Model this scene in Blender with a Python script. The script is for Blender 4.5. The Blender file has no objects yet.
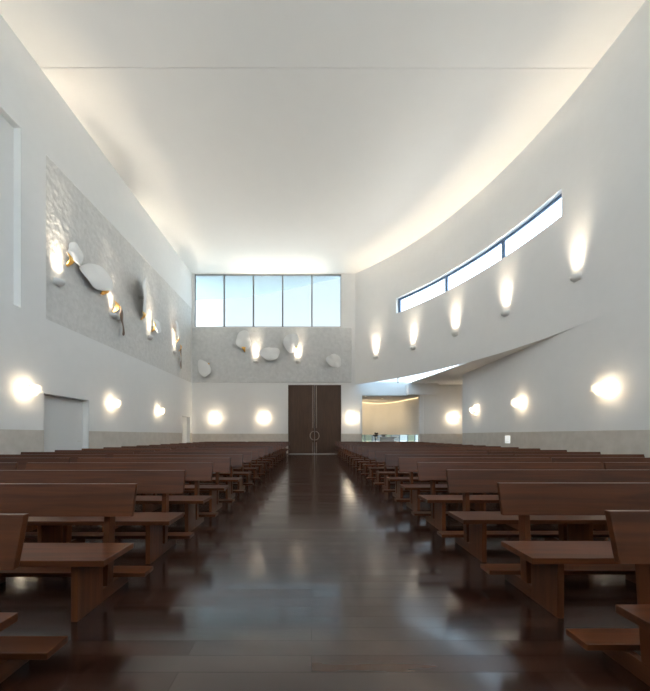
import bpy, bmesh, math, random
from mathutils import Vector, Matrix, noise
C = bpy.context.scene.collection
SC = bpy.context.scene
PI = math.pi
R = math.radians
random.seed(4)

# ------------------------------------------------------------------ materials
def mat(name, col, rough=0.6, spec=0.5, metal=0.0, **kw):
    m = bpy.data.materials.new(name); m.use_nodes = True
    b = m.node_tree.nodes['Principled BSDF']
    b.inputs['Base Color'].default_value = (*col, 1)
    b.inputs['Roughness'].default_value = rough
    b.inputs['Specular IOR Level'].default_value = spec
    b.inputs['Metallic'].default_value = metal
    for k, v in kw.items():
        b.inputs[k].default_value = v
    return m

def nodes(m):
    nt = m.node_tree
    return nt, nt.nodes, nt.links, nt.nodes['Principled BSDF']

def plaster(name, col, bump=0.05, scale=6, var=0.03, rough=0.75):
    m = mat(name, col, rough, 0.25)
    nt, N, L, b = nodes(m)
    tc = N.new('ShaderNodeTexCoord')
    nz = N.new('ShaderNodeTexNoise'); nz.inputs['Scale'].default_value = scale; nz.inputs['Detail'].default_value = 8
    L.new(tc.outputs['Object'], nz.inputs['Vector'])
    rp = N.new('ShaderNodeValToRGB')
    rp.color_ramp.elements[0].position = .3; rp.color_ramp.elements[1].position = .7
    rp.color_ramp.elements[0].color = (*[max(0, c - var) for c in col], 1)
    rp.color_ramp.elements[1].color = (*[min(1, c + var) for c in col], 1)
    L.new(nz.outputs['Fac'], rp.inputs['Fac']); L.new(rp.outputs['Color'], b.inputs['Base Color'])
    bp = N.new('ShaderNodeBump'); bp.inputs['Strength'].default_value = bump; bp.inputs['Distance'].default_value = .05
    L.new(nz.outputs['Fac'], bp.inputs['Height']); L.new(bp.outputs['Normal'], b.inputs['Normal'])
    return m

def wood(name, dark, light, axis, rough=0.32, spec=0.32):
    m = mat(name, dark, rough, spec)
    nt, N, L, b = nodes(m)
    tc = N.new('ShaderNodeTexCoord'); mp = N.new('ShaderNodeMapping')
    oi = N.new('ShaderNodeObjectInfo')
    s = [22.0, 22.0, 22.0]; s[axis] = 1.2
    mp.inputs['Scale'].default_value = s
    add = N.new('ShaderNodeVectorMath'); add.operation = 'ADD'
    mul = N.new('ShaderNodeMath'); mul.operation = 'MULTIPLY'; mul.inputs[1].default_value = 37.0
    L.new(oi.outputs['Random'], mul.inputs[0])
    L.new(tc.outputs['Object'], add.inputs[0]); L.new(mul.outputs[0], add.inputs[1])
    L.new(add.outputs[0], mp.inputs['Vector'])
    nz = N.new('ShaderNodeTexNoise'); nz.inputs['Scale'].default_value = 1.0; nz.inputs['Detail'].default_value = 6; nz.inputs['Distortion'].default_value = .6
    L.new(mp.outputs[0], nz.inputs['Vector'])
    rp = N.new('ShaderNodeValToRGB')
    rp.color_ramp.elements[0].position = .28; rp.color_ramp.elements[1].position = .75
    rp.color_ramp.elements[0].color = (*dark, 1); rp.color_ramp.elements[1].color = (*light, 1)
    L.new(nz.outputs['Fac'], rp.inputs['Fac'])
    hs = N.new('ShaderNodeHueSaturation')
    mr = N.new('ShaderNodeMapRange'); mr.inputs['To Min'].default_value = .75; mr.inputs['To Max'].default_value = 1.25
    L.new(oi.outputs['Random'], mr.inputs['Value']); L.new(mr.outputs[0], hs.inputs['Value'])
    L.new(rp.outputs['Color'], hs.inputs['Color']); L.new(hs.outputs['Color'], b.inputs['Base Color'])
    bp = N.new('ShaderNodeBump'); bp.inputs['Strength'].default_value = .06; bp.inputs['Distance'].default_value = .01
    L.new(nz.outputs['Fac'], bp.inputs['Height']); L.new(bp.outputs['Normal'], b.inputs['Normal'])
    return m

def floor_mat():
    m = mat('dark_plank_floor', (.03, .015, .01), .25, .55)
    nt, N, L, b = nodes(m)
    tc = N.new('ShaderNodeTexCoord')
    br = N.new('ShaderNodeTexBrick')
    br.inputs['Scale'].default_value = 1.0; br.inputs['Brick Width'].default_value = 1.9; br.inputs['Row Height'].default_value = .13
    br.inputs['Mortar Size'].default_value = .0024; br.inputs['Mortar Smooth'].default_value = .2
    br.inputs['Color1'].default_value = (.026, .010, .006, 1); br.inputs['Color2'].default_value = (.048, .019, .011, 1)
    br.inputs['Mortar'].default_value = (.007, .0035, .002, 1); br.offset = .37
    L.new(tc.outputs['Object'], br.inputs['Vector'])
    mp = N.new('ShaderNodeMapping'); mp.inputs['Scale'].default_value = (.9, 9, 1)
    L.new(tc.outputs['Object'], mp.inputs['Vector'])
    nz = N.new('ShaderNodeTexNoise'); nz.inputs['Scale'].default_value = 1.0; nz.inputs['Detail'].default_value = 6
    L.new(mp.outputs[0], nz.inputs['Vector'])
    mx = N.new('ShaderNodeMixRGB'); mx.blend_type = 'MULTIPLY'; mx.inputs['Fac'].default_value = .7
    rp = N.new('ShaderNodeValToRGB'); rp.color_ramp.elements[0].position = .3; rp.color_ramp.elements[1].position = .7
    rp.color_ramp.elements[0].color = (.55, .5, .5, 1); rp.color_ramp.elements[1].color = (1.25, 1.2, 1.15, 1)
    L.new(nz.outputs['Fac'], rp.inputs['Fac'])
    L.new(br.outputs['Color'], mx.inputs['Color1']); L.new(rp.outputs['Color'], mx.inputs['Color2'])
    L.new(mx.outputs[0], b.inputs['Base Color'])
    b2 = N.new('ShaderNodeTexBrick')
    for k in ('Scale', 'Brick Width', 'Row Height', 'Mortar Size', 'Mortar Smooth'): b2.inputs[k].default_value = br.inputs[k].default_value
    b2.offset = .37; b2.inputs['Color1'].default_value = (0, 0, 0, 1); b2.inputs['Color2'].default_value = (1, 1, 1, 1); b2.inputs['Mortar'].default_value = (.5, .5, .5, 1)
    L.new(tc.outputs['Object'], b2.inputs['Vector'])
    mr = N.new('ShaderNodeMapRange'); mr.inputs['To Min'].default_value = FLOOR_R[0]; mr.inputs['To Max'].default_value = FLOOR_R[1]
    av = N.new('ShaderNodeMath'); av.operation = 'MULTIPLY_ADD'; av.inputs[1].default_value = .55
    hf = N.new('ShaderNodeMath'); hf.operation = 'MULTIPLY'; hf.inputs[1].default_value = .45
    L.new(nz.outputs['Fac'], hf.inputs[0]); L.new(b2.outputs['Color'], av.inputs[0]); L.new(hf.outputs[0], av.inputs[2])
    L.new(av.outputs[0], mr.inputs['Value']); L.new(mr.outputs[0], b.inputs['Roughness'])
    sl = N.new('ShaderNodeMapRange'); sl.inputs['To Min'].default_value = .80; sl.inputs['To Max'].default_value = .48
    L.new(b2.outputs['Color'], sl.inputs['Value'])
    gp = N.new('ShaderNodeMath'); gp.operation = 'MULTIPLY_ADD'; gp.inputs[1].default_value = -.25
    L.new(br.outputs['Fac'], gp.inputs[0]); L.new(sl.outputs[0], gp.inputs[2]); gp.use_clamp = True
    L.new(gp.outputs[0], b.inputs['Specular IOR Level'])
    bp = N.new('ShaderNodeBump'); bp.inputs['Strength'].default_value = .07; bp.inputs['Distance'].default_value = .004
    ad = N.new('ShaderNodeMath'); ad.operation = 'MULTIPLY_ADD'; ad.inputs[1].default_value = -.25
    L.new(br.outputs['Fac'], ad.inputs[0]); L.new(nz.outputs['Fac'], ad.inputs[2])
    L.new(ad.outputs[0], bp.inputs['Height']); L.new(bp.outputs['Normal'], b.inputs['Normal'])
    return m

def emis(name, col, s):
    m = bpy.data.materials.new(name); m.use_nodes = True
    nt = m.node_tree; nt.nodes.clear()
    e = nt.nodes.new('ShaderNodeEmission'); o = nt.nodes.new('ShaderNodeOutputMaterial')
    e.inputs['Color'].default_value = (*col, 1); e.inputs['Strength'].default_value = s
    nt.links.new(e.outputs[0], o.inputs[0]); return m

def glass(name, tint):
    m = bpy.data.materials.new(name); m.use_nodes = True
    nt = m.node_tree; nt.nodes.clear(); N = nt.nodes
    t = N.new('ShaderNodeBsdfTransparent'); t.inputs['Color'].default_value = (*tint, 1)
    g = N.new('ShaderNodeBsdfGlossy'); g.inputs['Roughness'].default_value = .03
    x = N.new('ShaderNodeMixShader'); x.inputs[0].default_value = .05
    o = N.new('ShaderNodeOutputMaterial')
    nt.links.new(t.outputs[0], x.inputs[1]); nt.links.new(g.outputs[0], x.inputs[2]); nt.links.new(x.outputs[0], o.inputs[0])
    return m

def alabaster(name, col):
    m = bpy.data.materials.new(name); m.use_nodes = True
    nt = m.node_tree; nt.nodes.clear(); N = nt.nodes
    t = N.new('ShaderNodeBsdfTranslucent'); t.inputs['Color'].default_value = (*col, 1)
    d = N.new('ShaderNodeBsdfDiffuse'); d.inputs['Color'].default_value = (*col, 1)
    x = N.new('ShaderNodeMixShader'); x.inputs[0].default_value = .4
    o = N.new('ShaderNodeOutputMaterial')
    nt.links.new(t.outputs[0], x.inputs[1]); nt.links.new(d.outputs[0], x.inputs[2]); nt.links.new(x.outputs[0], o.inputs[0])
    return m

FLOOR_R = (.10, .24)
M = dict(
    wall=plaster('white_plaster', (.80, .79, .775), .02, 3, .008),
    ceil=plaster('white_ceiling_paint', (.84, .83, .81), .01, 2, .005),
    dado=plaster('grey_stone_dado', (.60, .545, .485), .06, 4, .04, .6),
    rough=plaster('rough_grey_render', (.68, .665, .64), .35, 7, .05, .85),
    band=plaster('brushed_grey_render', (.66, .655, .64), .25, 4, .05, .85),
    floor=floor_mat(),
    woodx=wood('dark_hardwood_long_grain', (.052, .0145, .0045), (.125, .035, .011), 0),
    woodz=wood('dark_hardwood_upright_grain', (.060, .0175, .006), (.145, .043, .014), 2),
    woody=wood('dark_hardwood_rail_grain', (.054, .0165, .006), (.125, .040, .014), 1),
    door=wood('brown_door_veneer', (.066, .033, .018), (.112, .057, .032), 2, .5),
    steel=mat('brushed_steel', (.62, .58, .53), .35, .5, 1),
    inlay=mat('dull_bronze_strip', (.40, .32, .26), .4, .5, .6),
    alu=mat('grey_aluminium', (.20, .21, .22), .45, .5, .3),
    frameblue=mat('dark_window_frame', (.13, .20, .32), .4),
    pane=glass('clear_pane', (.60, .64, .66)),
    paneclear=glass('white_pane', (.95, .98, 1.0)),
    dimpane=glass('slit_dimming_tint', (.68, .74, .78)),
    lowgrey=glass('grey_low_pane', (.10, .11, .115)), lowgreen=glass('green_low_pane', (.10, .115, .09)), lowclear=glass('clear_low_pane', (.22, .26, .28)),
    white=mat('white_lacquer', (.74, .73, .71), .5),
    bowl=mat('grey_white_lamp_bowl', (.74, .73, .71), .5),
    petal=mat('white_ceramic', (.86, .85, .83), .5),
    gold=mat('gilded_metal', (.85, .50, .14), .35, .5, .85),
    bronze=mat('dark_bronze', (.20, .13, .09), .5, .5, .4),
    shard=alabaster('alabaster_shard', (.90, .86, .78)),
    bulb=emis('warm_bulb', (1, .78, .50), 18),
    lamp=emis('warm_lamp_lens', (1, .80, .55), 6),
    led=emis('warm_light_strip', (1, .74, .40), 2.2),
    screw=mat('dark_steel_screw', (.05, .05, .05), .4, .5, .8),
    leaf=mat('dark_red_leaves', (.06, .035, .03), .6),
    vase=mat('grey_stone_bowl', (.20, .20, .18), .6),
    sign=mat('glowing_notice', (.86, .87, .86), .4, **{'Emission Color': (.95, 1, .97, 1), 'Emission Strength': .45}),  # plate has a weak glow put into its material
    signmark=mat('grey_print', (.42, .43, .42), .5),
    ground=mat('pale_paving', (.50, .50, .47), .8),
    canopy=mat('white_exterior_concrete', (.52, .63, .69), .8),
)

# ------------------------------------------------------------------ mesh helpers
def link(name, me, m, parent=None, smooth=False):
    o = bpy.data.objects.new(name, me); C.objects.link(o)
    if m is not None: me.materials.append(m)
    if parent is not None: o.parent = parent
    if smooth:
        for p in me.polygons: p.use_smooth = True
    return o
def obj(name, bm, m, parent=None, smooth=False):
    me = bpy.data.meshes.new(name)
    bmesh.ops.recalc_face_normals(bm, faces=bm.faces)
    bm.to_mesh(me); bm.free()
    return link(name, me, m, parent, smooth)
def B(): return bmesh.new()
def bx(bm, x0, x1, y0, y1, z0, z1):
    vs = [bm.verts.new((x, y, z)) for x in (x0, x1) for y in (y0, y1) for z in (z0, z1)]
    for f in ((0, 1, 3, 2), (4, 6, 7, 5), (0, 4, 5, 1), (2, 3, 7, 6), (0, 2, 6, 4), (1, 5, 7, 3)):
        bm.faces.new([vs[i] for i in f])
    return vs
def bevel(bm, w, seg=2):
    bmesh.ops.bevel(bm, geom=list(bm.edges), offset=w, segments=seg, affect='EDGES', profile=.6)
    return bm
def box(name, x0, x1, y0, y1, z0, z1, m, parent=None, bv=0):
    bm = B(); bx(bm, x0, x1, y0, y1, z0, z1)
    if bv: bevel(bm, bv)
    return obj(name, bm, m, parent)
def prism(bm, pts, z0, z1):
    lo = [bm.verts.new((x, y, z0)) for x, y in pts]; hi = [bm.verts.new((x, y, z1)) for x, y in pts]
    bm.faces.new(lo); bm.faces.new(hi)
    n = len(pts)
    for i in range(n): bm.faces.new((lo[i], lo[(i+1) % n], hi[(i+1) % n], hi[i]))
    return bm
def lathe(bm, prof, n=24, mtx=None):
    rings = []
    for r, z in prof:
        ring = []
        for k in range(n):
            v = Vector((r*math.cos(2*PI*k/n), r*math.sin(2*PI*k/n), z))
            ring.append(bm.verts.new(mtx @ v if mtx else v))
        rings.append(ring)
    for a, b in zip(rings, rings[1:]):
        for k in range(n): bm.faces.new((a[k], a[(k+1) % n], b[(k+1) % n], b[k]))
    bm.faces.new(rings[0]); bm.faces.new(rings[-1])
    return bm
def tube(bm, pts, r, n=8):
    pts = [Vector(p) for p in pts]; rings = []
    for i, p in enumerate(pts):
        d = (pts[min(i+1, len(pts)-1)] - pts[max(i-1, 0)]).normalized()
        a = d.orthogonal().normalized(); b = d.cross(a)
        if rings:
            a = (prev_a - d*prev_a.dot(d)).normalized(); b = d.cross(a)
        prev_a = a
        rings.append([bm.verts.new(p + r*(math.cos(2*PI*k/n)*a + math.sin(2*PI*k/n)*b)) for k in range(n)])
    for a, b in zip(rings, rings[1:]):
        for k in range(n): bm.faces.new((a[k], a[(k+1) % n], b[(k+1) % n], b[k]))
    bm.faces.new(rings[0]); bm.faces.new(rings[-1])
    return bm
def S(o): o['kind'] = 'structure'; return o
def tag(o, label, cat, group=None):
    o['label'] = label; o['category'] = cat
    if group: o['group'] = group
    return o
def thing(name, label, cat, loc=(0, 0, 0), rz=0, group=None):
    o = bpy.data.objects.new(name, None); C.objects.link(o)
    o.location = loc; o.rotation_euler = (0, 0, rz)
    return tag(o, label, cat, group)
def struct_root(name, loc=(0, 0, 0)):
    o = bpy.data.objects.new(name, None); C.objects.link(o); o.location = loc
    return S(o)
def copy_tree(o, parent=None):
    c = o.copy(); C.objects.link(c)
    if parent is not None: c.parent = parent
    for ch in list(o.children): copy_tree(ch, c)
    return c

def grid_wall(us, vs, hole, pos):
    """wall with rectangular openings: pos(u, v, t) gives inner (t=0) and outer (t=1) face points"""
    bm = B(); cache = {}
    def V(i, j, t):
        k = (i, j, t)
        if k not in cache: cache[k] = bm.verts.new(pos(us[i], vs[j], t))
        return cache[k]
    nu, nv = len(us)-1, len(vs)-1
    solid = [[not hole((us[i]+us[i+1])/2, (vs[j]+vs[j+1])/2) for j in range(nv)] for i in range(nu)]
    def sol(i, j): return 0 <= i < nu and 0 <= j < nv and solid[i][j]
    for i in range(nu):
        for j in range(nv):
            if not solid[i][j]: continue
            for t in (0, 1):
                bm.faces.new((V(i, j, t), V(i+1, j, t), V(i+1, j+1, t), V(i, j+1, t)))
            if not sol(i-1, j): bm.faces.new((V(i, j, 0), V(i, j+1, 0), V(i, j+1, 1), V(i, j, 1)))
            if not sol(i+1, j): bm.faces.new((V(i+1, j, 0), V(i+1, j+1, 0), V(i+1, j+1, 1), V(i+1, j, 1)))
            if not sol(i, j-1): bm.faces.new((V(i, j, 0), V(i+1, j, 0), V(i+1, j, 1), V(i, j, 1)))
            if not sol(i, j+1): bm.faces.new((V(i, j+1, 0), V(i+1, j+1, 0), V(i+1, j+1, 1), V(i, j+1, 1)))
    return bm
def inr(x, a, b): return a < x < b

# ------------------------------------------------------------------ setting
HC = 12.13                # ceiling
XL = -8.03                # left wall face
YB = 21.5                 # entrance wall face
YF = -6.0                 # altar wall behind the camera
ZB = 4.67                 # underside of the curved wall
RC = 17.1; CX = 8.36 - RC; CY = 9.0
PE = math.asin((YB - CY)/RC)
def curve(s, off=0.0):
    if s <= 0: return (8.36 + off, CY + s)
    p = s/RC
    return (CX + (RC+off)*math.cos(p), CY + (RC+off)*math.sin(p))
def s_of_y(y): return y - CY if y <= CY else RC*math.asin((y-CY)/RC)
SE = RC*PE

S(box('floor', -8.6, 11.0, YF-.3, 27.5, -.2, 0, M['floor']))
ground = S(box('ground', -60, 60, -60, 90, -.42, -.22, M['ground']))

# left wall
DOORS = ((9.6, 11.55, 2.52), (19.84, 21.18, 2.47))
def hole_left(y, z):
    for a, b, h in DOORS:
        if inr(y, a, b) and z < h: return True
    if inr(y, 9.68, YB+1) and inr(z, 4.78, 9.75): return True
    return inr(y, YF, 8.84) and inr(z, 4.78, 9.75)
S(obj('wall_left', grid_wall([YF, 8.84, 9.6, 9.68, 11.55, 19.84, 21.18, YB+.3], [0, 2.47, 2.52, 4.78, 9.75, HC+.1], hole_left,
      lambda u, v, t: (XL - .30*t, u, v)), M['wall']))
S(box('wall_left_outer', XL-.42, XL-.30, YF-.3, YB+.3, 0, HC+.1, M['wall']))
S(box('wall_left_recess', XL-.30, XL-.20, YF, 8.84, 4.78, 9.75, M['wall']))
# rough rendered panel let into the left wall
bm = B(); nu, nv = 260, 110; grid = []
for i in range(nu+1):
    row = []
    for j in range(nv+1):
        y = 9.68 + (YB+.2-9.68)*i/nu; z = 4.78 + (9.75-4.78)*j/nv
        p = Vector((0, y, z))
        h = .008*noise.noise(p*1.7) + .010*noise.noise(p*5.0) + .012*noise.noise(p*10)
        row.append(bm.verts.new((XL - .06 + .05*(j/nv)**2 + max(-.04, h), y, z)))
    grid.append(row)
for i in range(nu):
    for j in range(nv): bm.faces.new((grid[i][j], grid[i+1][j], grid[i+1][j+1], grid[i][j+1]))
for f in bm.faces: f.smooth = True
S(obj('trim_1', bm, M['rough']))
# left dado
bm = B()
for a, b in ((YF, 9.6), (11.55, 19.84), (21.18, YB)): bx(bm, XL-.02, XL+.006, a, b, 0, 1.41)
S(obj('trim_2', bm, M['dado']))
# left doors
for k, (a, b, h) in enumerate(DOORS):
    r = struct_root('door_%d' % (k+1), (XL-.24, (a+b)/2, 0))
    w = (b-a)/2
    box('door_leaf', -.05, .0, -w, w, .01, h, M['white'], r)
    if k == 0:
        bm = B(); tube(bm, [(.0, w-.16, 1.05), (.05, w-.16, 1.05), (.05, w-.30, 1.05)], .01)
        obj('door_handle', bm, M['steel'], r)

# entrance wall
BX0, BX1 = -1.58, 2.0     # entrance door
WX0, WX1 = -7.86, 2.0     # big window
XN0, XN1, ZN = 3.39, 7.26, 3.94
def hole_back(x, z):
    if inr(x, BX0, BX1) and z < 4.66: return True
    if inr(x, WX0, WX1) and inr(z, 8.54, HC-.03): return True
    return inr(x, XN0, XN1) and z < ZN
S(obj('wall_back', grid_wall([XL-.3, WX0, BX0, BX1, 3.3], [0, 4.66, 8.54, HC-.03, HC+.1], hole_back,
      lambda u, v, t: (u, YB + .3*t, v)), M['wall']))
S(obj('wall_back_low', grid_wall([3.3, XN0, XN1, 10.6], [0, ZN, ZB+.17], hole_back,
      lambda u, v, t: (u, YB + .3*t, v)), M['wall']))
# grey band of brushed render under the window
bm = B(); nu, nv = 200, 60; g = []
for i in range(nu+1):
    row = []
    for j in range(nv+1):
        x = XL + (2.72-XL)*i/nu; z = 4.78 + (8.52-4.78)*j/nv
        p = Vector((x, 3, z)); h = .006*noise.noise(p*2.0) + .004*noise.noise(p*9)
        e = 0 if 0 < i < nu and 0 < j < nv else 1
        row.append(bm.verts.new((x, YB + .02 if e else YB - .045 + h, z)))
    g.append(row)
for i in range(nu):
    for j in range(nv): bm.faces.new((g[i][j], g[i+1][j], g[i+1][j+1], g[i][j+1]))
S(obj('trim_3', bm, M['band']))
bm = B()
bx(bm, XL, BX0, YB-.006, YB+.02, 0, 1.37); bx(bm, BX1, XN0, YB-.006, YB+.02, 0, 1.37); bx(bm, XN1, 10.4, YB-.006, YB+.02, 0, 1.37)
S(obj('trim_4', bm, M['dado']))

# big window above the band
w1 = struct_root('window_1', (0, YB+.10, 0))
bm = B(); z0, z1 = 8.54, HC-.03
bx(bm, WX0, WX1, -.04, .06, z0, z0+.05); bx(bm, WX0, WX1, -.04, .06, z1-.07, z1)
n = 5
for k in range(n+1):
    x = WX0 + (WX1-WX0)*k/n
    bx(bm, x-.045 + (.045 if k == 0 else 0), x+.045 - (.045 if k == n else 0), -.05, .07, z0, z1)
obj('window_frame', bm, M['alu'], w1)
for k in range(n):
    a = WX0 + (WX1-WX0)*k/n; b = WX0 + (WX1-WX0)*(k+1)/n
    box('window_pane', a+.03, b-.03, .0, .012, z0+.03, z1-.04, M['pane'], w1)
# roof overhang outside the window
bm = B(); prism(bm, [(-14, YB+.35), (6, YB+.35), (2.3, 22.3), (1.2, 22.75), (-.4, 23.5), (-2.2, 24.4), (-4.2, 25.2), (-6.2, 25.7), (-9, 26.1), (-14, 26.4)], HC+.15, HC+.5)
S(obj('ceiling_overhang', bm, M['canopy']))

# curved right wall with the ribbon window
S1, S2 = s_of_y(10.6), s_of_y(19.1)
ss = [YF - CY, -8, -4, -2, 0, .8, S1]
k = 1
while S1 + k*.3 < S2 - .1: ss.append(S1 + k*.3); k += 1
ss += [S2]
while ss[-1] + .3 < SE: ss.append(ss[-1] + .3)
ss += [SE + .05]
zs = [ZB, ZB+.9, 8.53, 9.44, HC+.1]
def pos_curve(s, z, t):
    th = .04 if z < ZB+.1 else .26
    x, y = curve(s, th*t); return (x, y, z)
o = S(obj('wall_right_curved', grid_wall(ss, zs, lambda s, z: inr(s, S1, S2) and inr(z, 8.53, 9.44), pos_curve), M['wall']))
w2 = struct_root('window_2')
def curved_bar(bm, s0, s1, o0, o1, z0, z1, n):
    rows = []
    for i in range(n+1):
        s = s0 + (s1-s0)*i/n
        rows.append([bm.verts.new((*curve(s, oo), z)) for oo, z in ((o0, z0), (o1, z0), (o1, z1), (o0, z1))])
    for a, b in zip(rows, rows[1:]):
        for q in range(4): bm.faces.new((a[q], a[(q+1) % 4], b[(q+1) % 4], b[q]))
    bm.faces.new(rows[0]); bm.faces.new(rows[-1])
bm = B()
curved_bar(bm, S1, S2, .19, .25, 9.33, 9.44, 30); curved_bar(bm, S1, S2, .19, .25, 8.53, 8.55, 30)
for s in (S1+.08, s_of_y(13.3), s_of_y(16.3), S2-.08): curved_bar(bm, s-.08, s+.08, .19, .25, 8.53, 9.40, 1)
obj('window_frame', bm, M['frameblue'], w2)
mull = [S1, s_of_y(13.3), s_of_y(16.3), S2]
for a, b in zip(mull, mull[1:]):
    bm = B(); curved_bar(bm, a, b, .21, .22, 8.54, 9.38, 12); obj('window_pane', bm, M['paneclear'], w2)

# straight lower right wall
def xr(y): return 8.29 + max(0, .23*(y - 9)/(18.06 - 9))
S(obj('wall_right_low', grid_wall([YF, 9, 18.06], [0, ZB+.02], lambda u, v: False, lambda u, v, t: (xr(u) + .3*t, u, v)), M['wall']))
bm = grid_wall([YF, 9, 18.06], [0, 1.39], lambda u, v: False, lambda u, v, t: (xr(u) - .006 + .026*t, u, v))
S(obj('trim_5', bm, M['dado']))
S(box('wall_right_side_chapel', 10.3, 10.6, 17.5, YB+.3, 0, ZB+.3, M['wall']))
S(box('wall_right_side_chapel_end', 8.8, 10.6, 17.5, 17.76, 0, ZB+.3, M['wall']))
# flat soffit of the side chapel, leaving the crescent of sky light open
pts = [(curve(s_of_y(y), .02)) for y in (8.8, 9.6, 10.5, 11.4, 12.3, 13.2, 14.1, 14.7)]
bm = B(); prism(bm, pts + [(7.0, 17.6), (6.5, 20.6), (6.5, YB+.3), (10.6, YB+.3), (10.6, 8.8)], ZB+.005, ZB+.06)
S(obj('ceiling_side_chapel', bm, M['wall']))
w5 = struct_root('slit_dimmer')  # tinted pane added over the open slit to dim the daylight below
bm = B(); prism(bm, [curve(s_of_y(y), .02) for y in (14.5, 15.5, 16.5, 17.5, 18.5, 19.5, 20.5, 21.4)] + [(2.98, YB+.28), (6.6, YB+.28), (6.6, 20.6), (7.1, 17.6)], ZB+.175, ZB+.185)
obj('dimming_pane', bm, M['dimpane'], w5)
S(box('beam', 6.35, 8.32, 20.95, YB, ZN, ZB+.005, M['wall']))
S(box('trim_6', 5.11, 5.16, 18.98, 19.03, ZB-.30, ZB+.02, M['alu']))
# rounded niche behind the entrance wall
apse = [(3.39, 21.5), (3.7, 23.6), (4.06, 25.6), (4.6, 26.25), (5.3, 26.6), (6.1, 26.45), (6.65, 25.7), (7.0, 24.8), (7.35, 23.4), (7.6, 22.3), (7.3, 21.5)]
def smooth_open(p, n=6):
    out = []
    for i in range(len(p)-1):
        a = Vector(p[max(i-1, 0)]); b = Vector(p[i]); c = Vector(p[i+1]); d = Vector(p[min(i+2, len(p)-1)])
        for k in range(n):
            t = k/n
            out.append(.5*((2*b) + (c-a)*t + (2*a-5*b+4*c-d)*t*t + (3*b-a-3*c+d)*t**3))
    out.append(Vector(p[-1])); return [tuple(v) for v in out]
ap = smooth_open(apse)
bm = B()
ctr = Vector((5.4, 23.0))
rows = []
for p in ap:
    d = (Vector(p) - ctr).normalized()*.2
    rows.append([bm.verts.new(v) for v in ((p[0], p[1], 1.3), (p[0]+d.x, p[1]+d.y, 1.3), (p[0]+d.x, p[1]+d.y, ZN+.1), (p[0], p[1], ZN+.1))])
for a, b in zip(rows, rows[1:]):
    for q in range(4): bm.faces.new((a[q], a[(q+1) % 4], b[(q+1) % 4], b[q]))
S(obj('wall_niche', bm, M['wall'], smooth=False))
S(box('ceiling_niche', 3.0, 8.2, YB+.02, 27.2, ZN, ZN+.25, M['wall']))
w3 = struct_root('window_3')
def low(p, z):
    d = (Vector(p) - ctr).normalized()*.1
    return (p[0]+d.x, p[1]+d.y, z)
posts = (6, 12, 16, 22, 28, 34, 40, 45, 49, 53, 57)
for a, b in zip((0,) + posts, posts + (len(ap)-1,)):
    bm = B(); rows = [[bm.verts.new(low(p, z)) for z in (0.0, 1.3)] for p in ap[a:b+1]]
    for q, r in zip(rows, rows[1:]): bm.faces.new((q[0], r[0], r[1], q[1]))
    obj('window_pane', bm, M[{40: 'lowclear', 45: 'lowgreen', 49: 'lowclear', 53: 'lowclear', 34: 'lowgrey'}.get(a, 'lowgrey' if a % 4 else 'lowgreen')], w3)
for i in posts:
    bm = B(); lathe(bm, [(.03, 0), (.03, 1.3)], 8, Matrix.Translation(low(ap[i], 0))); obj('window_post', bm, M['frameblue'], w3)
# warm light strip at the head of the niche wall, two ceiling spots
bm = B(); tube(bm, [(Vector(p) + (ctr-Vector(p)).normalized()*.10).to_3d() + Vector((0, 0, ZN-.03)) for p in ap[12:-4]], .018, 6)
tag(obj('light_strip', bm, M['led']), 'thin warm light strip along the top of the rounded niche wall', 'light')
for x, y, d in ((3.72, 21.95, 'left end of the niche canopy underside'), (5.15, 23.2, 'middle of the niche canopy underside')):
    t = thing('ceiling_spotlight', 'tiny round ceiling spotlight at the ' + d, 'light', (x, y, ZN), group='niche spotlights')
    bm = B(); lathe(bm, [(.06, 0), (.065, -.012), (.045, -.014)], 16); obj('rim', bm, M['white'], t)
    bm = B(); lathe(bm, [(.042, -.010), (.040, -.016)], 16); obj('lens', bm, M['lamp'], t)

# ceiling in two slabs with an open joint
cl = [(XL-.4, YF-.3), (8.62, YF-.3)]
JY = 9.47
bm = B(); prism(bm, [(XL-.4, YF-.3), (8.6, YF-.3), curve(s_of_y(JY-.007), .24), (XL-.4, JY-.007)], HC, HC+.2)
cv = [curve(s_of_y(JY+.007) + (SE - s_of_y(JY+.007))*k/30, .24) for k in range(31)]
prism(bm, [(XL-.4, JY+.007)] + cv + [(3.0, YB+.3), (XL-.4, YB+.3)], HC, HC+.2)
bx(bm, XL-.4, 8.6, JY-.1, JY+.1, HC+.2, HC+.26)
S(obj('ceiling', bm, M['ceil']))
# altar wall behind the photographer
FX0, FX1, FZ0, FZ1 = -6.5, 6.8, 5.2, 11.4
S(obj('wall_front', grid_wall([XL-.4, FX0, FX1, 8.9], [0, FZ0, FZ1, HC+.1], lambda x, z: inr(x, FX0, FX1) and inr(z, FZ0, FZ1),
      lambda u, v, t: (u, YF - .3*t, v)), M['wall']))
w4 = struct_root('window_added_fill', (0, YF-.2, 0))  # unseen window, added to let fill daylight in from behind the camera
bm = B()
for k in range(6):
    x = FX0 + (FX1-FX0)*k/5; bx(bm, x-.05, x+.05, -.06, .06, FZ0, FZ1)
bx(bm, FX0, FX1, -.06, .06, FZ0, FZ0+.07); bx(bm, FX0, FX1, -.06, .06, FZ1-.07, FZ1)
obj('window_frame', bm, M['alu'], w4)
box('window_pane', FX0, FX1, -.006, .006, FZ0, FZ1, M['paneclear'], w4)

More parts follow.
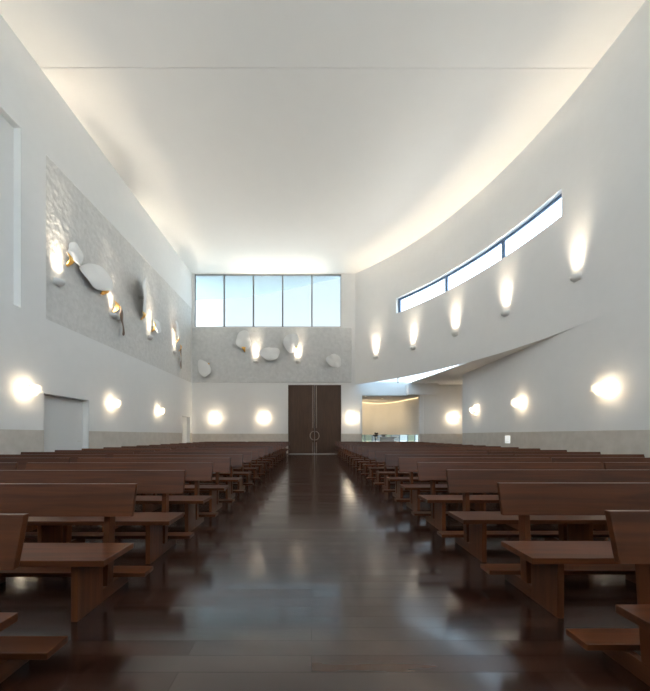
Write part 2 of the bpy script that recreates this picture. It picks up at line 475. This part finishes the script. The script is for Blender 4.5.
# entrance door
d3 = struct_root('door_3', ((BX0+BX1)/2, YB+.10, 0)); hw = (BX1-BX0)/2
for s in (-1, 1):
    bm = B(); x0, x1 = sorted((s*.012, s*(hw-.01))); bx(bm, x0, x1, -.04, .04, .03, 4.65); lf = obj('door_leaf', bm, M['door'], d3)
    x = s*.115
    bm = B(); bx(bm, x-.018, x+.018, -.05, -.035, 1.75, 4.62); bx(bm, x-.018, x+.018, -.05, -.035, .05, .80)
    obj('inlay_strip', bm, M['inlay'], lf)
    bm = B(); tube(bm, [(s*.05 + s*.25*math.sin(a), -.09, 1.24 + .29*math.cos(a)) for a in [PI*k/16 for k in range(17)]], .026, 8)
    for z in (.96, 1.52): tube(bm, [(s*.055, -.10, z), (s*.055, -.03, z)], .016, 6)
    obj('pull_handle', bm, M['inlay'], lf, True)
S(box('trim_7', BX0-.02, BX1+.02, YB-.06, YB+.2, 0, .025, M['steel']))
box_back = S(box('wall_back_porch', BX0-.3, BX1+.3, YB+.25, YB+.3, 0, 4.8, M['wall']))

# ------------------------------------------------------------------ pews
def make_pew(L, sup):
    """long bench; local x from 0 (aisle end) to L, y = 0 at the posts' front face, facing -y"""
    t = thing('pew', 'x', 'pew')
    box('seat', 0, L, -.36, -.005, .39, .43, M['woodx'], t, .004)
    bm = B(); v = bx(bm, 0, L, -.0325, -.0005, .635, .875)
    for q in v:
        if q.co.z > .7: q.co.y += .055
    bevel(bm, .004); obj('backrest', bm, M['woodx'], t)
    box('kneeler', 0, L, .155, .30, .095, .13, M['woodx'], t, .004)
    for x in sup:
        bm = B(); bx(bm, x-.022, x+.022, -.31, -.045, 0, .39); bevel(bm, .003); obj('support_panel', bm, M['woodz'], t)
        bm = B(); v = bx(bm, x-.022, x+.022, .0, .075, .095, .85)
        for q in v:
            if q.co.z > .5: q.co.y += .05
        bevel(bm, .003); obj('post', bm, M['woodz'], t)
        bm = B(); bx(bm, x-.022, x+.022, -.0449, .29, 0, .0949); bevel(bm, .003); obj('base_rail', bm, M['woody'], t)
    return t
ORD = 'first second third fourth fifth sixth seventh eighth ninth tenth eleventh twelfth thirteenth fourteenth fifteenth sixteenth seventeenth eighteenth nineteenth twentieth'.split()
proto_a = make_pew(2.56, (.23, 1.28, 2.33))
first = True
for side, x0, x1, y0, st in (('left', 1.36, 4.06, 2.455-.965, .963), ('right', 1.475, 4.08, 2.46-.93, .967)):
    for k in range(20):
        y = y0 + st*k + (.03 if side == 'right' and k == 0 else 0)
        for part, xs in (('aisle', x0), ('wall', x1)):
            if part == 'wall' and y < 3.2: continue       # outside the frame
            o = proto_a if first else copy_tree(proto_a)
            first = False
            if side == 'right': o.location = (xs, y, 0); o.scale = (1, 1, 1)
            else: o.location = (-xs, y, 0); o.scale = (-1, 1, 1)
            where = 'at the aisle end' if part == 'aisle' else 'at the wall end'
            o['label'] = 'dark wooden pew %s of the %s row from the front, %s block' % (where, ORD[k], side)
            o['category'] = 'pew'
            o['group'] = 'pews in the %s block' % side

# ------------------------------------------------------------------ lamps
def light(name, kind, loc, energy, col, parent=None, **kw):
    d = bpy.data.lights.new(name, kind); d.energy = energy; d.color = col
    for k, v in kw.items(): setattr(d, k, v)
    o = bpy.data.objects.new(name, d); C.objects.link(o); o.location = loc
    if parent is not None: o.parent = parent
    return o
WARM = (1.0, .85, .65)
ST_E, WASH_E, SC_E = 11, 135, 18
def lamp_pair(p, n, g=1.0):
    """the two beams of a bowl: a narrow one grazing the wall, a broad one for the ceiling"""
    l = light('uplight_wash', 'SPOT', p, WASH_E*g, (1.0, .92, .80), spot_size=R(120), spot_blend=1.0, shadow_soft_size=.06)
    l.rotation_euler = (Vector((0, 0, 1)) + n*.75).to_track_quat('-Z', 'Y').to_euler()
    l = light('uplight_beam', 'AREA', p + n*-.03, ST_E*g, WARM, shape='RECTANGLE', size=.34, size_y=.10, spread=R(47))
    l.rotation_euler = (PI, 0, math.atan2(n.x, -n.y))
def make_uplight():
    """half bowl on a wall; local -y points into the room, wall at y = 0"""
    t = thing('wall_uplight', 'x', 'lamp')
    bm = B(); n = 20; rings = []
    for r, z in ((.03, -.115), (.10, -.10), (.165, -.04), (.185, .06), (.172, .06), (.15, -.03), (.08, -.075), (.01, -.085)):
        rings.append([bm.verts.new((r*math.cos(PI + PI*k/n), -.03 + r*1.15*math.sin(PI + PI*k/n), z)) for k in range(n+1)])
    for a, b in zip(rings, rings[1:]):
        for k in range(n): bm.faces.new((a[k], a[k+1], b[k+1], b[k]))
    obj('bowl', bm, M['bowl'], t, True)
    box('wall_plate', -.15, .15, -.03, -.0, -.10, .05, M['bowl'], t, .004)
    bm = B(); lathe(bm, [(.03, -.07), (.045, -.02), (.05, -.015)], 16, Matrix.Translation((0, -.12, 0))); obj('lamp', bm, M['lamp'], t)
    return t
up0 = make_uplight()
LIST = []
first = True
def place_up(x, y, z, rz, label, group, stand=0.0, g=1.0):
    global first
    o = up0 if first else copy_tree(up0); first = False
    o.location = (x, y, z); o.rotation_euler = (0, 0, rz); tag(o, label, 'lamp', group)
    n = Vector((math.sin(rz), -math.cos(rz), 0))
    p = Vector((x, y, z)) + n*(.16+stand) + Vector((0, 0, .03))
    lamp_pair(p, n, g)
names = ['nearest', 'second nearest', 'middle', 'second farthest', 'farthest']
for k, y in enumerate((10.0, 12.95, 15.6, 18.05, 20.3)):
    s = s_of_y(y); x, yy = curve(s, 0); a = s/RC
    place_up(x, yy, 6.19, -PI/2 + a, ('white bowl uplight on the curved right wall, %s of the five', 'white bowl uplight on the curved wall below the window, %s of the five')[k > 0] % names[k], 'uplights on the curved wall', 0, 1 + .09*k)
for k, (y, w) in enumerate(((10.15, 'nearest of four, by the first petal'), (12.95, 'second of four, under the large petal'),
                            (15.9, 'third of four'), (18.8, 'farthest of four'))):
    place_up(XL-.05, y, 6.12, PI/2, 'grey bowl uplight on the rough left wall panel, ' + w, 'uplights on the left panel')
for x, w in ((-3.73, 'left of the two'), (-.91, 'right of the two')):
    place_up(x, YB-.04, 6.18, 0, 'small bowl uplight on the grey band above the entrance, ' + w, 'uplights on the grey band', 0, 1.35)
# added lamps without fixtures carry the wall lighting on, unseen, beside the photographer
for y in (7.0, 4.0, 1.0):
    for x, n in ((8.36, -1), (XL, 1)):
        lamp_pair(Vector((x + n*.18, y, 6.2)), Vector((n, 0, 0)), .5)

def make_sconce():
    t = thing('wall_sconce', 'x', 'lamp')
    bm = B(); lathe(bm, [(.07, 0), (.07, .02), (.05, .03)], 20, Matrix.Rotation(PI/2, 4, 'X')); obj('wall_plate', bm, M['white'], t)
    bm = B(); lathe(bm, [(.012, .03), (.012, .09)], 10, Matrix.Rotation(PI/2, 4, 'X')); obj('stem', bm, M['steel'], t)
    bm = B(); bmesh.ops.create_icosphere(bm, subdivisions=3, radius=.03, matrix=Matrix.Translation((0, -.115, 0))); obj('bulb', bm, M['bulb'], t, True)
    # broken-edged alabaster shield standing off the wall
    out = [(-.30, -.10), (-.33, .05), (-.26, .17), (-.12, .20), (.04, .20), (.20, .19), (.41, .155), (.34, .06), (.30, .03), (.44, .0), (.46, -.035), (.36, -.06), (.22, -.07), (.18, -.17), (.05, -.21), (-.12, -.20), (-.24, -.16)]
    bm = B()
    def P(u, v, o): u *= .85; v *= .8; return (u, -.20 - .05*math.cos(min(1.2, math.hypot(u, v)*2.5)) + o, v)
    rings = [[bm.verts.new(P(u*f, v*f, 0)) for u, v in out] for f in (1, .66, .33)]
    n = len(out)
    for a, b in zip(rings, rings[1:]):
        for k in range(n): bm.faces.new((a[k], a[(k+1) % n], b[(k+1) % n], b[k]))
    bm.faces.new(rings[-1])
    sh = obj('shield', bm, M['shard'], t)
    bm = B(); lathe(bm, [(.022, 0), (.022, .02), (.008, .026)], 12, Matrix.Translation((-.13, -.255, .08)) @ Matrix.Rotation(PI/2, 4, 'X')); obj('screw', bm, M['screw'], sh)
    bm = B(); tube(bm, [(-.13, -.235, .08), (-.05, -.005, .02)], .006, 6); obj('stay', bm, M['steel'], t)
    return t
sc0 = make_sconce(); sfirst = True
def place_sc(x, y, z, rz, label, group, mirror=1, e=SC_E, off=.115):
    global sfirst
    o = sc0 if sfirst else copy_tree(sc0); sfirst = False
    o.location = (x, y, z); o.rotation_euler = (0, 0, rz); o.scale = (mirror, 1, 1); tag(o, label, 'lamp', group)
    n = Vector((math.sin(rz), -math.cos(rz), 0))
    light('sconce_glow', 'POINT', Vector((x, y, z)) + n*off, e, (1.0, .82, .58), shadow_soft_size=.05)
G = 'glowing wall sconces'
for y, w in ((8.94, 'nearest, left of the wide recessed door'), (12.8, 'right of the wide recessed door'), (16.75, 'farthest, left of the narrow doorway')):
    place_sc(XL, y, 2.53, PI/2, 'glowing shell shaped wall sconce on the left wall, ' + w, G)
for y, w in ((8.9, 'nearest and largest'), (12.75, 'middle one, above the white notice'), (16.45, 'farthest, near the wall corner')):
    place_sc(xr(y), y, 2.55, -PI/2, 'glowing shell shaped wall sconce on the right wall, ' + w, G, -1)
for x, w in (((215-311.5)*.0672, 'leftmost of the entrance wall, by the corner'), ((264-311.5)*.0672, 'just left of the entrance door'), ((351.5-311.5)*.0672, 'just right of the entrance door'),
             ((453-311.5)*.0672, 'right of the lit niche, in the side chapel')):
    place_sc(x, YB, 2.45, 0, 'round glowing wall sconce ' + w, G, 1, 42, .145)
# niche cove
l = light('niche_cove_glow', 'AREA', (4.9, 24.2, ZN-.05), 48, (1, .76, .44), shape='RECTANGLE', size=1.8, size_y=.6)
l.rotation_euler = (R(35), 0, 0)

# ------------------------------------------------------------------ ceramic petals on the rough panels
def petal(label, side, u, z, hw, hh, rot, stand, tilt_u=0, tilt_v=0, seed=1, fold=None, group=None, dome=.06, rim='petal', outline=None):
    rnd = random.Random(seed)
    t = thing('wall_sculpture', label, 'sculpture', group=group)
    if side == 'L': t.location = (XL-.06, u, z); t.rotation_euler = (0, 0, PI/2)
    else: t.location = (u, YB-.045, z)
    N = 40; ph = [rnd.uniform(0, 6.28) for _ in range(4)]
    def rad(a): return 1 + .08*math.cos(2*a+ph[0]) + .08*math.cos(3*a+ph[1]) + .03*math.cos(5*a+ph[2])
    cr, sr = math.cos(rot), math.sin(rot)
    def P(a, f, off):
        x = hw*rad(a)*math.cos(a)*f; v = hh*rad(a)*math.sin(a)*f
        if outline:
            k = (a/(2*PI)*len(outline)) % len(outline); i = int(k); t_ = k - i
            q = [Vector(outline[(i+j-1) % len(outline)]) for j in range(4)]
            w = .5*((2*q[1]) + (q[2]-q[0])*t_ + (2*q[0]-5*q[1]+4*q[2]-q[3])*t_*t_ + (3*q[1]-q[0]-3*q[2]+q[3])*t_**3)
            x, v = w.x*f, w.y*f
        xx = x*cr - v*sr; vv = x*sr + v*cr
        o = stand + dome*(1-f*f) + tilt_u*xx + tilt_v*vv + .03*f*f*math.sin(4*a+ph[3])
        return (xx, -max(.02, o) + off, vv)
    fr = (1, .97, .8, .6, .4, .2)
    bm = B()
    A = [[bm.verts.new(P(2*PI*k/N, f, 0)) for k in range(N)] for f in fr]
    for a, b in zip(A, A[1:]):
        for k in range(N): bm.faces.new((a[k], a[(k+1) % N], b[(k+1) % N], b[k]))
    bm.faces.new(A[-1])
    Bk = [bm.verts.new(P(2*PI*k/N, 1, .02)) for k in range(N)]
    for k in range(N): bm.faces.new((A[0][k], A[0][(k+1) % N], Bk[(k+1) % N], Bk[k]))
    shell = obj('shell', bm, M[rim], t, True)
    bm = B()
    A = [[bm.verts.new(P(2*PI*k/N, f, .022)) for k in range(N)] for f in (.985, .8, .6, .4, .2)]
    for a, b in zip(A, A[1:]):
        for k in range(N): bm.faces.new((a[k], a[(k+1) % N], b[(k+1) % N], b[k]))
    bm.faces.new(A[-1])
    g = obj('gilded_back', bm, M['gold'], t, True); g['label'] = 'gilded inner face'
    bm = B(); tube(bm, [(0, -.0, 0), (0, -stand-dome*.9+.03, 0)], .02, 8); tube(bm, [(.06, -.0, -.05), (.05, -stand-dome*.9+.03, -.04)], .014, 8)
    obj('bracket', bm, M['steel'], t)
    if fold:
        fu, fv, fw, fh = fold
        bm = B(); rows = []
        for i in range(9):
            q = i/8; row = []
            for j in range(7):
                w = (j/6-.5)*fw*(1 - .75*q)
                row.append(bm.verts.new((fu + w + .12*fw*q, -(stand*.9 + .10*math.sin(PI*q) - .18*q), fv - fh*q)))
            rows.append(row)
        for a, b in zip(rows, rows[1:]):
            for j in range(6): bm.faces.new((a[j], a[j+1], b[j+1], b[j]))
        o = obj('gilded_fold', bm, M['gold'], t, True); o['label'] = 'small curled gilded flap'
        o.modifiers.new('thickness', 'SOLIDIFY').thickness = .012
    return t
GL = 'sculptures on the left panel'; GB = 'sculptures on the grey band'
petal('small white ceramic petal with gilded flap, high beside the nearest left uplight', 'L', 10.65, 7.28, .3, .3, 0, .24, .10, -.08, 3, (-.16, -.12, .34, .34), GL,
      outline=[(.31, .25), (.08, .40), (-.12, .32), (-.26, .05), (-.30, -.13), (-.02, -.27), (.20, -.29), (.27, -.05)])
petal('largest white ceramic petal, overhanging the second uplight of the left panel', 'L', 11.8, 7.08, .8, .5, 0, .20, .06, -.15, 8, (.45, -.15, .5, .26), GL,
      outline=[(.86, -.05), (.80, .32), (.35, .57), (-.15, .42), (-.52, .22), (-.80, -.05), (-.62, -.30), (-.28, -.50), (.15, -.42), (.50, -.25)])
petal('slanting leaf shaped wall piece with dark edge, right of the second left uplight', 'L', 13.35, 6.05, .14, .55, .42, .20, -.30, .0, 5, (-.35, .62, .34, .42), GL, .03, 'bronze')
petal('broad white petal with a dark curved edge, above the third left uplight', 'L', 14.95, 7.72, .58, .80, .25, .30, -.42, .05, 12, (.0, -.70, .3, .35), GL, rim='petal')
petal('crumpled gilded edged petal at the right of the third left uplight', 'L', 16.35, 6.85, .26, .36, -.3, .22, .2, -.2, 21, (-.2, .1, .35, .45), GL)
petal('slim petal rising above the farthest left uplight', 'L', 18.85, 7.45, .26, .45, .3, .22, -.2, -.1, 30, (.15, -.35, .25, .3), GL)
petal('slender upright leaf of gilded bronze nearest the corner with the window wall', 'L', 19.45, 5.95, .10, .55, .10, .16, -.4, .0, 17, (0, .80, .24, .42), GL, .03, 'bronze')
petal('lowest whitish petal on the grey band, at its left end', 'B', -7.15, 5.72, .42, .62, .35, .20, .25, -.1, 4, (.25, .35, .25, .3), GB, .03)
petal('pale round petal above left on the grey band, gilded spot under it', 'B', -4.5, 7.55, .52, .58, 0, .26, .0, .1, 9, (.0, -.42, .3, .3), GB, .03)
petal('rounded white petal right of the left uplight on the grey band', 'B', -2.75, 6.68, .62, .47, .1, .26, .0, -.1, 14, None, GB, .03)
petal('pale round petal above the right uplight on the grey band', 'B', -1.35, 7.40, .54, .58, .2, .26, .0, .1, 19, (.35, -.25, .2, .2), GB, .03)
petal('tilted half disc petal at the right end of the grey band, above the door', 'B', 1.5, 6.2, .50, .42, -.5, .26, -.5, .3, 26, None, GB, .03)

# ------------------------------------------------------------------ small things
t = thing('wall_notice', 'small white square notice on the grey dado of the right wall', 'sign', (xr(13.7)-.006, 13.7, 1.08), -PI/2)
box('plate', -.17, .17, -.02, .0, -.16, .16, M['sign'], t, .003)
box('printed_line', -.155, .155, -.0225, -.019, -.085, -.055, M['signmark'], t)
box('printed_mark', .02, .03, -.0225, -.019, -.05, .14, M['signmark'], t)

# baptistery table with bowl and flowers in the niche
t = thing('table', 'white stone table standing in the lit niche', 'table', (5.33, 22.6, 0))
box('table_top', -.72, .72, -.35, .35, 1.08, 1.16, M['white'], t, .006)
box('pedestal', -.45, .45, -.22, .22, 0, 1.08, M['white'], t, .006)
t = thing('bowl', 'round grey stone bowl on the white niche table', 'bowl', (5.12, 22.6, 1.16))
bm = B(); lathe(bm, [(.08, 0), (.11, .02), (.17, .10), (.19, .17), (.175, .17), (.15, .10), (.05, .05)], 24); obj('basin', bm, M['vase'], t, True)
t = thing('flower_vase', 'tall thin vase of dark red flowers left of the white niche table', 'vase', (4.47, 22.3, 0))
bm = B(); lathe(bm, [(.10, 0), (.10, .02), (.025, .04), (.02, .9), (.05, .98), (.07, 1.12), (.06, 1.13)], 16); obj('stand', bm, M['alu'], t, True)
for k in range(9):
    a = k*2.4; r = .05 + .11*random.random(); z = 1.22 + .20*random.random()
    c = Vector((r*math.cos(a), r*math.sin(a), z))
    bm = B(); tube(bm, [(0, 0, 1.08), c*.6 + Vector((0, 0, .45)), c], .006, 5); st = obj('stem', bm, M['leaf'], t)
    bm = B(); bmesh.ops.create_icosphere(bm, subdivisions=2, radius=.06, matrix=Matrix.Translation(c))
    for v in bm.verts: v.co += (v.co - c)*.5*noise.noise(v.co*40)
    obj('blossom', bm, M['leaf'], st)

# ------------------------------------------------------------------ sky
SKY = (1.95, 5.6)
W = bpy.data.worlds.new('sky'); SC.world = W; W.use_nodes = True
nt = W.node_tree; N = nt.nodes; L = nt.links
bg = N['Background']
tc = N.new('ShaderNodeTexCoord'); sp = N.new('ShaderNodeSeparateXYZ'); L.new(tc.outputs['Generated'], sp.inputs[0])
rp = N.new('ShaderNodeValToRGB')
e = rp.color_ramp.elements
e[0].position = 0; e[0].color = (.80, .86, .84, 1)
e[1].position = 1; e[1].color = (.55, .74, 1.0, 1)
q = e.new(.02); q.color = (1.0, 1.0, 1.0, 1)
q = e.new(.34); q.color = (.97, .99, 1.0, 1)
q = e.new(.46); q.color = (.80, .93, 1.0, 1)
L.new(sp.outputs['Z'], rp.inputs['Fac'])
tint = N.new('ShaderNodeMixRGB'); tint.blend_type = 'MULTIPLY'; tint.inputs['Color2'].default_value = (.84, .93, 1.0, 1)
ty = N.new('ShaderNodeMapRange'); ty.inputs['From Min'].default_value = .1; ty.inputs['From Max'].default_value = -.4
L.new(sp.outputs['Y'], ty.inputs['Value']); L.new(ty.outputs[0], tint.inputs['Fac'])
L.new(rp.outputs['Color'], tint.inputs['Color1']); L.new(tint.outputs[0], bg.inputs['Color'])
bounce_sun = light('bounce_sun', 'SUN', (-40, 30, 60), 24, (1, .98, .94), angle=R(2))  # added to light the ground outside, which bounces up to the ceiling
bounce_sun.rotation_euler = Vector((.62, 0, -.78)).to_track_quat('-Z', 'Y').to_euler()
# overcast sky, far brighter to the right of the church
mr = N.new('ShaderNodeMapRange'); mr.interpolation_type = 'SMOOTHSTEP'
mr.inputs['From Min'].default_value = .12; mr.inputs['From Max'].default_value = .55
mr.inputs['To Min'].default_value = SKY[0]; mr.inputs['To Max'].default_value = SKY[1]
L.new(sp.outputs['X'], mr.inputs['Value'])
m2 = N.new('ShaderNodeMapRange'); m2.interpolation_type = 'SMOOTHSTEP'      # a bright bank of cloud to the left
m2.inputs['From Min'].default_value = -.23; m2.inputs['From Max'].default_value = -.32
m2.inputs['To Min'].default_value = 0; m2.inputs['To Max'].default_value = 2.6
L.new(sp.outputs['X'], m2.inputs['Value'])
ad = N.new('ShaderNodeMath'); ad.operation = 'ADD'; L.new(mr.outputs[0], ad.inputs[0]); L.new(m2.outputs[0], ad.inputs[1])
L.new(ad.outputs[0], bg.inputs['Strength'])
L.new(sp.outputs['Z'], rp.inputs['Fac'])
tint = N.new('ShaderNodeMixRGB'); tint.blend_type = 'MULTIPLY'; tint.inputs['Color2'].default_value = (.80, .91, 1.0, 1)
ty = N.new('ShaderNodeMapRange'); ty.inputs['From Min'].default_value = .15; ty.inputs['From Max'].default_value = .4
L.new(sp.outputs['X'], ty.inputs['Value']); L.new(ty.outputs[0], tint.inputs['Fac'])
L.new(rp.outputs['Color'], tint.inputs['Color1']); L.new(tint.outputs[0], bg.inputs['Color'])
for nm, loc, rot, sx, sy in (('window_daylight', ((WX0+WX1)/2, YB+.33, (8.54+HC)/2), -PI/2, WX1-WX0, HC-8.6),
                             ('added_window_daylight', ((FX0+FX1)/2, YF-.29, (FZ0+FZ1)/2), PI/2, FX1-FX0, FZ1-FZ0),
                             ('ribbon_daylight', (*curve((S1+S2)/2, .32), 8.98), None, 10.6, 1.1)):
    d = bpy.data.lights.new(nm, 'AREA'); d.shape = 'RECTANGLE'; d.size = sx; d.size_y = sy; d.cycles.is_portal = True
    o = bpy.data.objects.new(nm, d); C.objects.link(o); o.location = loc
    if rot is None:
        p = (S1+S2)/2/RC; o.rotation_euler = Vector((-math.cos(p), -math.sin(p), 0)).to_track_quat('-Z', 'Y').to_euler()
    else: o.rotation_euler = (rot, 0, 0)

# ------------------------------------------------------------------ camera
cd = bpy.data.cameras.new('camera'); cam = bpy.data.objects.new('camera', cd); C.objects.link(cam)
cam.location = (0, 0, 1.25); cam.rotation_euler = (PI/2, 0, 0)
cd.sensor_fit = 'HORIZONTAL'; cd.sensor_width = 36; cd.lens = 36*320/650
cd.shift_x = 13.5/650; cd.shift_y = 90/650; cd.clip_start = .05
SC.camera = cam
SC.view_settings.view_transform = 'Standard'; SC.view_settings.look = 'None'
SC.view_settings.gamma = 1; SC.view_settings.use_curve_mapping = False
SC.view_settings.exposure = 0.47
SC.cycles.use_denoising = True
SC.cycles.max_bounces = 12; SC.cycles.diffuse_bounces = 6; SC.cycles.transparent_max_bounces = 12
SC.cycles.caustics_reflective = False; SC.cycles.sample_clamp_indirect = 25
